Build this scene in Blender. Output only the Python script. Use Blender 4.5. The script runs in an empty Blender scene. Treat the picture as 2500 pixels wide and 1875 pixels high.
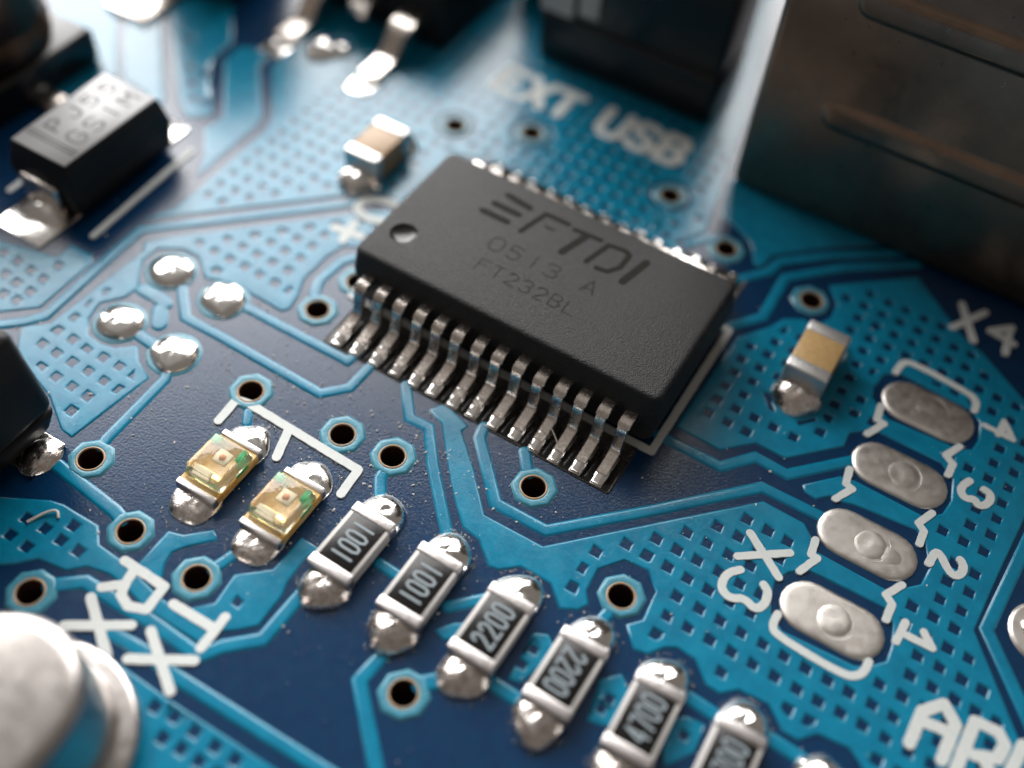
import bpy, bmesh, math, random
import numpy as np
from mathutils import Vector, Matrix
from mathutils.geometry import delaunay_2d_cdt

# A macro shot of a blue circuit board.  1 Blender unit = 1 mm.
# u (x) runs along the long side of the big chip, v (y) away from the viewer, z up from the board.
rnd = random.Random(7)
sc = bpy.context.scene
sc.unit_settings.system = 'METRIC'
sc.unit_settings.scale_length = 0.001
COL = sc.collection

# ------------------------------------------------------------------ camera
cam_d = bpy.data.cameras.new('camera')
cam = bpy.data.objects.new('camera', cam_d)
COL.objects.link(cam)
cam.matrix_world = Matrix((
    (0.854034, -0.445756, 0.268192, 8.953376),
    (0.516399, 0.664083, -0.540672, -18.981746),
    (0.062906, 0.600247, 0.797337, 24.646604),
    (0.000000, 0.000000, 0.000000, 1.000000)))
cam_d.sensor_width = 36.0
cam_d.lens = 38.5074
cam_d.clip_start = 0.5
cam_d.clip_end = 2000
cam_d.dof.use_dof = True
cam_d.dof.focus_distance = 28.6
cam_d.dof.aperture_fstop = 0.0385 / 1.3
cam_d.dof.aperture_blades = 0
sc.camera = cam

# ------------------------------------------------------------------ room light
world = bpy.data.worlds.new('World')
sc.world = world
world.use_nodes = True
bg = world.node_tree.nodes['Background']
bg.inputs['Color'].default_value = (1.0, 0.89, 0.80, 1)
bg.inputs['Strength'].default_value = 0.18

def area(name, direction, dist, sx, sy, radiance, color):
    d = bpy.data.lights.new(name, 'AREA')
    d.shape = 'RECTANGLE'
    d.size = sx
    d.size_y = sy
    d.energy = radiance * math.pi * sx * sy
    d.color = color
    o = bpy.data.objects.new(name, d)
    COL.objects.link(o)
    v = Vector(direction).normalized() * dist
    o.location = v
    o.rotation_euler = (-v).to_track_quat('-Z', 'Y').to_euler()
    return o

def pol(az, el):
    # az: degrees from +v towards -u
    a, e = math.radians(az), math.radians(el)
    return (-math.sin(a) * math.cos(e), math.cos(a) * math.cos(e), math.sin(e))

# the window behind and to the left of the board
area('window_light', pol(41, 27), 260, 410, 246, 10.5, (1.0, 0.985, 0.97))
# the bright patch of sky in that window
area('window_sky_light', pol(53, 33), 255, 100, 70, 3.5, (1.0, 0.985, 0.97))
# pale ceiling lit by the same window
area('ceiling_light', pol(75, 70), 260, 260, 220, 0.12, (1.0, 0.97, 0.94))

sc.view_settings.view_transform = 'Standard'
sc.view_settings.look = 'None'
sc.view_settings.gamma = 1.0
sc.view_settings.exposure = 0.0
sc.view_settings.use_curve_mapping = False
sc.cycles.max_bounces = 8
sc.cycles.use_denoising = True
sc.cycles.sample_clamp_indirect = 6.0

# ------------------------------------------------------------------ materials
def srgb(r, g, b):
    f = lambda c: (c / 255 / 12.92) if c / 255 <= .04045 else ((c / 255 + .055) / 1.055) ** 2.4
    return (f(r), f(g), f(b), 1)

MATS = {}
def mat(name, color, rough=.4, metal=0.0, bump=None, vary=None, rvary=None, spec=.5, trans=0.0, ior=1.45, coat=0.0, coat_rough=.1, bump2=None, sss=0.0):
    m = bpy.data.materials.new(name)
    m.use_nodes = True
    nt = m.node_tree
    b = nt.nodes['Principled BSDF']
    b.inputs['Base Color'].default_value = color
    b.inputs['Roughness'].default_value = rough
    b.inputs['Metallic'].default_value = metal
    b.inputs['Specular IOR Level'].default_value = spec
    b.inputs['Transmission Weight'].default_value = trans
    b.inputs['IOR'].default_value = ior
    b.inputs['Coat Weight'].default_value = coat
    b.inputs['Coat Roughness'].default_value = coat_rough
    if sss:
        b.inputs['Subsurface Weight'].default_value = sss
        b.inputs['Subsurface Radius'].default_value = (.3, .2, .12)
        b.inputs['Subsurface Scale'].default_value = 1.0
    tc = nt.nodes.new('ShaderNodeTexCoord')
    gm = nt.nodes.new('ShaderNodeNewGeometry')
    def noise(scale, detail=3.0, rough_=.55):
        n = nt.nodes.new('ShaderNodeTexNoise')
        n.inputs['Scale'].default_value = scale
        n.inputs['Detail'].default_value = detail
        n.inputs['Roughness'].default_value = rough_
        nt.links.new(gm.outputs['Position'], n.inputs['Vector'])
        return n
    prev = None
    for bp in (bump, bump2):
        if bp:
            scale, strength, dist = bp
            n = noise(scale)
            bn = nt.nodes.new('ShaderNodeBump')
            bn.inputs['Strength'].default_value = strength
            bn.inputs['Distance'].default_value = dist
            nt.links.new(n.outputs['Fac'], bn.inputs['Height'])
            if prev:
                nt.links.new(prev.outputs['Normal'], bn.inputs['Normal'])
            prev = bn
    if prev:
        nt.links.new(prev.outputs['Normal'], b.inputs['Normal'])
        if coat:
            nt.links.new(prev.outputs['Normal'], b.inputs['Coat Normal'])
    if vary:
        scale, color2, lo, hi = vary
        n = noise(scale, 4.0, .6)
        r = nt.nodes.new('ShaderNodeMapRange')
        r.inputs['From Min'].default_value = lo
        r.inputs['From Max'].default_value = hi
        nt.links.new(n.outputs['Fac'], r.inputs['Value'])
        x = nt.nodes.new('ShaderNodeMix')
        x.data_type = 'RGBA'
        x.inputs[6].default_value = color
        x.inputs[7].default_value = color2
        nt.links.new(r.outputs['Result'], x.inputs[0])
        nt.links.new(x.outputs[2], b.inputs['Base Color'])
    if rvary:
        scale, lo, hi = rvary
        n = noise(scale, 4.0, .6)
        r = nt.nodes.new('ShaderNodeMapRange')
        r.inputs['From Min'].default_value = .3
        r.inputs['From Max'].default_value = .7
        r.inputs['To Min'].default_value = lo
        r.inputs['To Max'].default_value = hi
        nt.links.new(n.outputs['Fac'], r.inputs['Value'])
        nt.links.new(r.outputs['Result'], b.inputs['Roughness'])
    MATS[name] = m
    return m

mat('mask', (.002, .029, .078, 1), .2, bump=(14, .32, .018), bump2=(38, .4, .006), rvary=(5, .12, .22), vary=(2.5, (.0025, .022, .068, 1), .35, .65))
mat('mask_copper', (.002, .138, .242, 1), .25, bump=(15, .25, .014), bump2=(38, .45, .006), rvary=(5, .14, .26), vary=(1.6, (.003, .190, .312, 1), .3, .7))
mat('via_copper', (.05, .22, .30, 1), .3, bump=(14, .3, .02), rvary=(6, .22, .36))
mat('rim', (.42, .22, .09, 1), .4, bump=(30, .3, .01), vary=(9, (.30, .28, .22, 1), .4, .6))
mat('hole', (.03, .012, .007, 1), .45)
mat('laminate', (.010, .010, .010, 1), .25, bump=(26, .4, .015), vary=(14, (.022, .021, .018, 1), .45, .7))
mat('edge', (.12, .13, .08, 1), .7)
mat('silk', (.56, .58, .565, 1), .6, bump=(30, .25, .006), vary=(6, (.50, .54, .53, 1), .45, .7))
mat('solder', (.88, .865, .84, 1), .16, 1.0, bump=(2.5, .12, .06), bump2=(24, .15, .01), rvary=(7, .08, .26))
mat('solder_dull', (.80, .77, .74, 1), .2, 1.0, bump=(5, .4, .06), bump2=(22, .3, .014), rvary=(8, .12, .34), vary=(6, (.55, .47, .42, 1), .4, .65))
mat('pad_tin', (.68, .65, .61, 1), .42, 1.0, bump=(3, .12, .03), bump2=(45, .25, .005), rvary=(4, .36, .5), vary=(2.2, (.60, .56, .52, 1), .4, .65))
mat('lead', (.72, .67, .62, 1), .24, 1.0, bump=(16, .2, .012), rvary=(12, .14, .32), vary=(9, (.58, .51, .46, 1), .42, .68))
mat('epoxy', (.016, .0155, .016, 1), .5, bump=(23, 1.0, .05), bump2=(50, .8, .015), spec=.32, rvary=(10, .42, .58), vary=(26, (.034, .033, .034, 1), .5, .72))
mat('epoxy_smooth', (.014, .014, .014, 1), .3, bump=(20, .1, .01))
mat('laser', (.011, .0105, .008, 1), .75, bump=(19, .7, .02), spec=.13)
mat('laser_faint', (.011, .0105, .010, 1), .66, bump=(18, 1.0, .06), spec=.17)
mat('black_body', (.008, .008, .009, 1), .5, bump=(20, .3, .012), spec=.3)
mat('diode_print', (.40, .40, .41, 1), .45, bump=(22, .25, .008))
mat('ink', (.05, .05, .05, 1), .6)
mat('ceramic', (.50, .48, .46, 1), .45, bump=(14, .25, .02))
mat('terminal', (.56, .53, .52, 1), .34, 1.0, bump=(14, .35, .02), rvary=(9, .3, .48))
mat('resistor_coat', (.010, .009, .009, 1), .25, bump=(9, .2, .02), spec=.3)
mat('resistor_ink', (.24, .285, .31, 1), .35)
mat('cap_body', (.47, .31, .14, 1), .35, bump=(20, .2, .01), vary=(6, (.42, .27, .115, 1), .4, .6))
mat('cap_body_pale', (.36, .235, .125, 1), .45, bump=(20, .2, .01))
mat('cap_terminal', (.62, .61, .60, 1), .38, .8, bump=(18, .6, .02))
mat('usb_metal', (.28, .205, .155, 1), .33, 1.0, bump=(22, .15, .012), bump2=(1.2, .1, .1), rvary=(3, .26, .42), vary=(1.1, (.21, .155, .12, 1), .3, .75))
mat('can_metal', (.47, .44, .42, 1), .32, 1.0, bump=(6, .04, .03), rvary=(4, .26, .36))
mat('can_dark', (.14, .085, .06, 1), .4, 1.0, bump=(6, .05, .03))
mat('black_plastic', (.008, .008, .009, 1), .3, bump=(14, .15, .02))
mat('led_resin', (1.0, .92, .72, 1), .06, trans=.92, ior=1.45, bump=(5, .2, .03))
mat('led_base', (.60, .34, .07, 1), .35, bump=(12, .25, .02), sss=.3, vary=(5, (.75, .55, .25, 1), .4, .65))
mat('led_gold', (.95, .72, .38, 1), .25, 1.0, bump=(10, .2, .02))
mat('led_green', (.01, .42, .18, 1), .5)
mat('led_die', (.75, .38, .25, 1), .4)
mat('led_cup', (.9, .86, .78, 1), .4)
mat('flux', (.75, .78, .8, 1), .08, trans=.9, ior=1.5)
mat('dust', (.62, .61, .58, 1), .8)
mat('fibre', (.60, .56, .50, 1), .7)

# ------------------------------------------------------------------ helpers
def link(o, parent=None):
    COL.objects.link(o)
    if parent is not None:
        o.parent = parent
    return o

def mesh_obj(name, verts, faces, m, parent=None, smooth=True, loc=None, sharp=None):
    me = bpy.data.meshes.new(name)
    me.from_pydata([tuple(v) for v in verts], [], faces)
    me.materials.append(MATS[m])
    if smooth:
        me.shade_smooth()
    if sharp:
        me.set_sharp_from_angle(angle=math.radians(sharp))
    me.update()
    o = bpy.data.objects.new(name, me)
    if loc is not None:
        o.location = loc
    return link(o, parent)

def bm_obj(name, bm, m, parent=None, smooth=True, loc=None):
    me = bpy.data.meshes.new(name)
    bm.normal_update()
    bm.to_mesh(me)
    bm.free()
    me.materials.append(MATS[m])
    if smooth:
        me.shade_smooth()
    o = bpy.data.objects.new(name, me)
    if loc is not None:
        o.location = loc
    return link(o, parent)

def thing(name, loc, label, category, group=None, rotz=0.0):
    o = bpy.data.objects.new(name, None)
    o.empty_display_size = .5
    o.location = loc
    o.rotation_euler = (0, 0, rotz)
    o['label'] = label
    o['category'] = category
    if group:
        o['group'] = group
    return link(o)

def box_bm(x0, x1, y0, y1, z0, z1, bev=.04, seg=2, taper=0.0, taper_bottom=0.0):
    bm = bmesh.new()
    t, tb = taper, taper_bottom
    v = [bm.verts.new(p) for p in (
        (x0 + tb, y0 + tb, z0), (x1 - tb, y0 + tb, z0), (x1 - tb, y1 - tb, z0), (x0 + tb, y1 - tb, z0),
        (x0 + t, y0 + t, z1), (x1 - t, y0 + t, z1), (x1 - t, y1 - t, z1), (x0 + t, y1 - t, z1))]
    for f in ((0, 3, 2, 1), (4, 5, 6, 7), (0, 1, 5, 4), (1, 2, 6, 5), (2, 3, 7, 6), (3, 0, 4, 7)):
        bm.faces.new([v[i] for i in f])
    if bev > 0:
        bmesh.ops.bevel(bm, geom=bm.edges[:] , offset=bev, segments=seg, affect='EDGES', profile=.5, clamp_overlap=True)
    return bm

def box(name, m, parent, *a, **k):
    o = bm_obj(name, box_bm(*a, **k), m, parent)
    return o

def circle(cx, cy, r, n=24, ry=None, ph=0.0):
    ry = r if ry is None else ry
    return [(cx + r * math.cos(ph + 2 * math.pi * i / n), cy + ry * math.sin(ph + 2 * math.pi * i / n)) for i in range(n)]

def stadium(cx, cy, half, r, n=10):
    pts = []
    for i in range(n + 1):
        a = -math.pi / 2 + math.pi * i / n
        pts.append((cx + half + r * math.cos(a), cy + r * math.sin(a)))
    for i in range(n + 1):
        a = math.pi / 2 + math.pi * i / n
        pts.append((cx - half + r * math.cos(a), cy + r * math.sin(a)))
    return pts

def round_rect(x0, x1, y0, y1, r, n=4):
    pts = []
    for cx, cy, a0 in ((x1 - r, y0 + r, -90), (x1 - r, y1 - r, 0), (x0 + r, y1 - r, 90), (x0 + r, y0 + r, 180)):
        for i in range(n + 1):
            a = math.radians(a0 + 90 * i / n)
            pts.append((cx + r * math.cos(a), cy + r * math.sin(a)))
    return pts

def stroke(path, w, cap=5, jitter=0.0):
    """outline of a polyline of width w with round ends"""
    P = [np.array(p, float) for p in path]
    n = len(P)
    L, Rr = [], []
    hw = w / 2
    for i in range(n):
        if i == 0:
            d = P[1] - P[0]
        elif i == n - 1:
            d = P[-1] - P[-2]
        else:
            a = (P[i] - P[i - 1]); a = a / np.linalg.norm(a)
            b = (P[i + 1] - P[i]); b = b / np.linalg.norm(b)
            d = a + b
        d = d / (np.linalg.norm(d) + 1e-9)
        nn = np.array((-d[1], d[0]))
        k = 1.0
        if 0 < i < n - 1:
            k = min(1.0 / max(.35, abs(nn @ np.array((-a[1], a[0])))), 2.2)
        L.append(P[i] + nn * hw * k)
        Rr.append(P[i] - nn * hw * k)
    out = list(Rr)
    def capp(c, frm, sgn):
        v = frm - c
        r = []
        for i in range(1, cap):
            a = math.pi * i / cap
            r.append(c + np.array((v[0] * math.cos(a) - v[1] * math.sin(a), v[0] * math.sin(a) + v[1] * math.cos(a))))
        return r
    out += capp(P[-1], Rr[-1], 1)
    out += L[::-1]
    out += capp(P[0], L[0], 1)
    return [tuple(p) for p in out]

def smooth_path(pts, it=2):
    P = [np.array(p, float) for p in pts]
    for _ in range(it):
        Q = [P[0]]
        for a, b in zip(P[:-1], P[1:]):
            Q += [a * .75 + b * .25, a * .25 + b * .75]
        Q.append(P[-1])
        P = Q
    return P

def stroke_parts(path, w, n=12, ragged=0.0):
    """the same line as a set of overlapping simple shapes"""
    out = []
    for (ax, ay), (bx, by) in zip(path[:-1], path[1:]):
        L = math.hypot(bx - ax, by - ay)
        if L < 1e-5:
            continue
        nx, ny = -(by - ay) / L * w / 2, (bx - ax) / L * w / 2
        k = max(1, int(L / .12)) if ragged else 1
        j_ = lambda: 1 + rnd.uniform(-1, 1) * ragged / (w / 2)
        left = [(ax + (bx - ax) * i / k + nx * q, ay + (by - ay) * i / k + ny * q) for i in range(k + 1) for q in (j_(),)]
        right = [(ax + (bx - ax) * i / k - nx * q, ay + (by - ay) * i / k - ny * q) for i in range(k + 1) for q in (j_(),)]
        out.append(left[::-1] + right)
    for i, (x, y) in enumerate(path):
        out.append(circle(x, y, w / 2 * (1.0 - .0007 * (i % 3)), n, ph=.13 * i + .05))
    return out

def inside(px, py, poly):
    poly = np.asarray(poly, float)
    x1, y1 = poly[:, 0], poly[:, 1]
    x2, y2 = np.roll(x1, -1), np.roll(y1, -1)
    c = np.zeros(len(px), int)
    for a, b, p, q in zip(x1, y1, x2, y2):
        if b == q:
            continue
        hit = ((b > py) != (q > py)) & (px < (p - a) * (py - b) / (q - b) + a)
        c += np.where(hit, 1 if q > b else -1, 0)
    return c != 0

def seg_dist(px, py, poly):
    poly = np.asarray(poly, float)
    q = np.roll(poly, -1, 0)
    best = np.full(len(px), 1e9)
    for (ax, ay), (bx, by) in zip(poly, q):
        dx, dy = bx - ax, by - ay
        t = np.clip(((px - ax) * dx + (py - ay) * dy) / (dx * dx + dy * dy + 1e-12), 0, 1)
        best = np.minimum(best, np.hypot(px - ax - t * dx, py - ay - t * dy))
    return best

def plate(polys, holes, rings, flip_bottom=False):
    """sheet bounded by outlines and holes; rings = [(outward offset, z), ...] from the flat top down"""
    pts, edges = [], []
    for loop in list(polys) + list(holes):
        b = len(pts)
        pts += [Vector((float(p[0]), float(p[1]))) for p in loop]
        n = len(loop)
        edges += [(b + i, b + (i + 1) % n) for i in range(n)]
    V, E, F, _, _, _ = delaunay_2d_cdt(pts, edges, [], 0, 1e-5)
    V = np.array([(v.x, v.y) for v in V])
    F = [f for f in F]
    T = np.array(F)
    c = V[T].mean(1)
    ok = np.zeros(len(T), bool)
    for p in polys:
        ok |= inside(c[:, 0], c[:, 1], p)
    for h in holes:
        ok &= ~inside(c[:, 0], c[:, 1], h)
    T = T[ok]
    # ccw
    a = V[T]
    area2 = (a[:, 1, 0] - a[:, 0, 0]) * (a[:, 2, 1] - a[:, 0, 1]) - (a[:, 1, 1] - a[:, 0, 1]) * (a[:, 2, 0] - a[:, 0, 0])
    T[area2 < 0] = T[area2 < 0][:, ::-1]
    T = T[np.abs(area2) > 1e-10]
    ed = {}
    for t in T:
        for i in range(3):
            e = (int(t[i]), int(t[(i + 1) % 3]))
            ed[e] = ed.get(e, 0) + 1
    bd = [e for e in ed if (e[1], e[0]) not in ed]
    nrm = np.zeros_like(V)
    segs = {}
    for i, j in bd:
        d = V[j] - V[i]
        d = d / (np.linalg.norm(d) + 1e-12)
        n = np.array((d[1], -d[0]))
        nrm[i] += n; nrm[j] += n
        segs.setdefault(i, []).append(n); segs.setdefault(j, []).append(n)
    for i, ns in segs.items():
        L = np.linalg.norm(nrm[i])
        if L < 1e-6:
            continue
        n = nrm[i] / L
        k = 1.0 / max(.55, abs(n @ ns[0]))
        nrm[i] = n * k
    off0, z0 = rings[0]
    top = V + nrm * off0
    verts = [(p[0], p[1], z0) for p in top]
    faces = [tuple(int(x) for x in t) for t in T]
    bi = sorted(segs)
    prev = {i: i for i in bi}
    for off, z in rings[1:]:
        cur = {}
        for i in bi:
            cur[i] = len(verts)
            p = V[i] + nrm[i] * off
            verts.append((p[0], p[1], z))
        for i, j in bd:
            faces.append((prev[j], prev[i], cur[i], cur[j]))
        prev = cur
    return verts, faces

HC = .034   # copper height under the mask
_jit = [0]
def copper(name, polys, holes, parent, m='mask_copper', h=HC, label=None):
    _jit[0] += 1
    h = h + .0002 * (_jit[0] % 40)
    xs = [p[0] for q in polys for p in q]; ys = [p[1] for q in polys for p in q]
    if name == 'copper_area':
        holes = list(holes) + [circle(a, b, VIA_R + .06, 16) for a, b in VIAS if min(xs) - .4 < a < max(xs) + .4 and min(ys) - .4 < b < max(ys) + .4]
    if name == 'copper_area':
        rings = [(-.045, h), (-.025, h - .001), (-.006, h * .82), (.008, h * .45), (.022, h * .05), (.03, -.004)]
    else:
        rings = [(-.06, h), (-.035, h - .002), (-.008, h * .82), (.014, h * .45), (.036, h * .06), (.048, -.004)]
    v, f = plate(polys, holes, rings)
    # drop vertices not used
    used = sorted({i for q in f for i in q})
    mp = {k: i for i, k in enumerate(used)}
    o = mesh_obj(name, [v[i] for i in used], [tuple(mp[i] for i in q) for q in f], m, parent)
    if label:
        o['label'] = label
    return o

def silk(name, strokes, parent, h=.02, base=HC, label=None, m='silk', rounded=False):
    _jit[0] += 1
    h = base + .014 + .0004 * (_jit[0] % 9)
    polys = [q for w, p in strokes for q in stroke_parts([tuple(x) for x in smooth_path(p, 2)] if (rounded and len(p) > 3) else p, w * 1.45, ragged=.007)]
    v, f = plate(polys, [], [(0, h), (.004, -.002)])
    used = sorted({i for q in f for i in q})
    mp = {k: i for i, k in enumerate(used)}
    o = mesh_obj(name, [v[i] for i in used], [tuple(mp[i] for i in q) for q in f], m, parent, sharp=30)
    if label:
        o['label'] = label
    return o

def dome(name, m, parent, cx, cy, rx, ry, h, z0=0.0, n=26, k=9, p=.62, rough=.04, ph=0.0, ex=2.0):
    """convex solder fillet"""
    r_ = random.Random(int((cx * 131 + cy * 17) * 100))
    am = [(r_.uniform(-1, 1) * rough, r_.randint(2, 5), r_.uniform(0, 6.28)) for _ in range(4)]
    verts, faces = [(cx, cy, z0 + h)], []
    for j in range(1, k + 1):
        t = j / k
        t = math.sin(t * math.pi / 2)
        for i in range(n):
            a = 2 * math.pi * i / n
            w = 1 + sum(q * math.cos(f * a + s) for q, f, s in am) * t
            z = h * max(0.0, 1 - t ** ex) ** p
            verts.append((cx + rx * t * w * math.cos(a), cy + ry * t * w * math.sin(a), z0 + z * (1 + .04 * math.cos(3 * a + am[0][2]))))
    for i in range(n):
        faces.append((0, 1 + i, 1 + (i + 1) % n))
    for j in range(k - 1):
        for i in range(n):
            a, b = 1 + j * n + i, 1 + j * n + (i + 1) % n
            faces.append((a, a + n, b + n, b))
    return mesh_obj(name, verts, faces, m, parent)

# stroke font on a 1 x 1.5 cell
FONT = {
 '0': [[(.25, 0), (.75, 0), (1, .3), (1, 1.2), (.75, 1.5), (.25, 1.5), (0, 1.2), (0, .3), (.25, 0)]],
 '1': [[(.5, 0), (.5, 1.5)]],
 '2': [[(0, 1.15), (.2, 1.45), (.6, 1.5), (.95, 1.25), (.9, .9), (.1, .15), (0, 0), (1, 0)]],
 '3': [[(0, 1.3), (.3, 1.5), (.75, 1.5), (1, 1.2), (.75, .82), (.4, .8)], [(.75, .82), (1, .45), (.8, .05), (.3, 0), (0, .2)]],
 '4': [[(.75, 0), (.75, 1.5), (0, .45), (1, .45)]],
 '5': [[(.95, 1.5), (.1, 1.5), (.05, .85), (.6, .95), (.95, .7), (.95, .3), (.65, 0), (.25, 0), (0, .2)]],
 '7': [[(0, 1.5), (1, 1.5), (.4, 0)]],
 'A': [[(0, 0), (.5, 1.5), (1, 0)], [(.2, .5), (.8, .5)]],
 'B': [[(0, 0), (0, 1.5), (.7, 1.5), (.95, 1.2), (.7, .8), (0, .8)], [(.7, .8), (1, .4), (.7, 0), (0, 0)]],
 'E': [[(1, 1.5), (0, 1.5), (0, 0), (1, 0)], [(0, .78), (.8, .78)]],
 'F': [[(1, 1.5), (0, 1.5), (0, 0)], [(0, .78), (.8, .78)]],
 'G': [[(.95, 1.2), (.7, 1.5), (.25, 1.5), (0, 1.1), (0, .4), (.25, 0), (.75, 0), (1, .3), (1, .7), (.6, .7)]],
 'J': [[(.9, 1.5), (.9, .35), (.65, 0), (.3, 0), (.05, .35)]],
 'L': [[(0, 1.5), (0, 0), (.9, 0)]],
 'M': [[(0, 0), (0, 1.5), (.5, .6), (1, 1.5), (1, 0)]],
 'P': [[(0, 0), (0, 1.5), (.7, 1.5), (1, 1.15), (.7, .7), (0, .7)]],
 'R': [[(0, 0), (0, 1.5), (.7, 1.5), (1, 1.15), (.7, .75), (0, .75)], [(.5, .75), (1, 0)]],
 'S': [[(1, 1.3), (.7, 1.5), (.25, 1.5), (0, 1.2), (.2, .85), (.8, .65), (1, .35), (.75, 0), (.25, 0), (0, .2)]],
 'T': [[(0, 1.5), (1, 1.5)], [(.5, 1.5), (.5, 0)]],
 'U': [[(0, 1.5), (0, .35), (.25, 0), (.75, 0), (1, .35), (1, 1.5)]],
 'X': [[(0, 0), (1, 1.5)], [(0, 1.5), (1, 0)]],
 '-': [[(.1, .75), (.9, .75)]],
}
def glyph(ch, org, ex, ey, w):
    """strokes of a character; ex, ey = cell vectors"""
    ox = np.array(org, float); ex = np.array(ex, float); ey = np.array(ey, float)
    return [(w, [tuple(ox + ex * a + ey * (b / 1.5)) for a, b in s]) for s in FONT[ch]]

def flat_text(name, text, org, adv, ex, ey, w, z, m, parent, h=.006):
    """print lying on a horizontal surface, one mesh for each character"""
    for i, ch in enumerate(text):
        polys = [q for ww, p in glyph(ch, np.array(org) + np.array(adv) * i, ex, ey, w) for q in stroke_parts(p, ww, 8)]
        v, f = plate(polys, [], [(0, z + h), (.02 * w, z - .004)])
        used = sorted({j for q in f for j in q})
        mp = {k: j for j, k in enumerate(used)}
        mesh_obj(name, [v[j] for j in used], [tuple(mp[j] for j in q) for q in f], m, parent, sharp=30)

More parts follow.
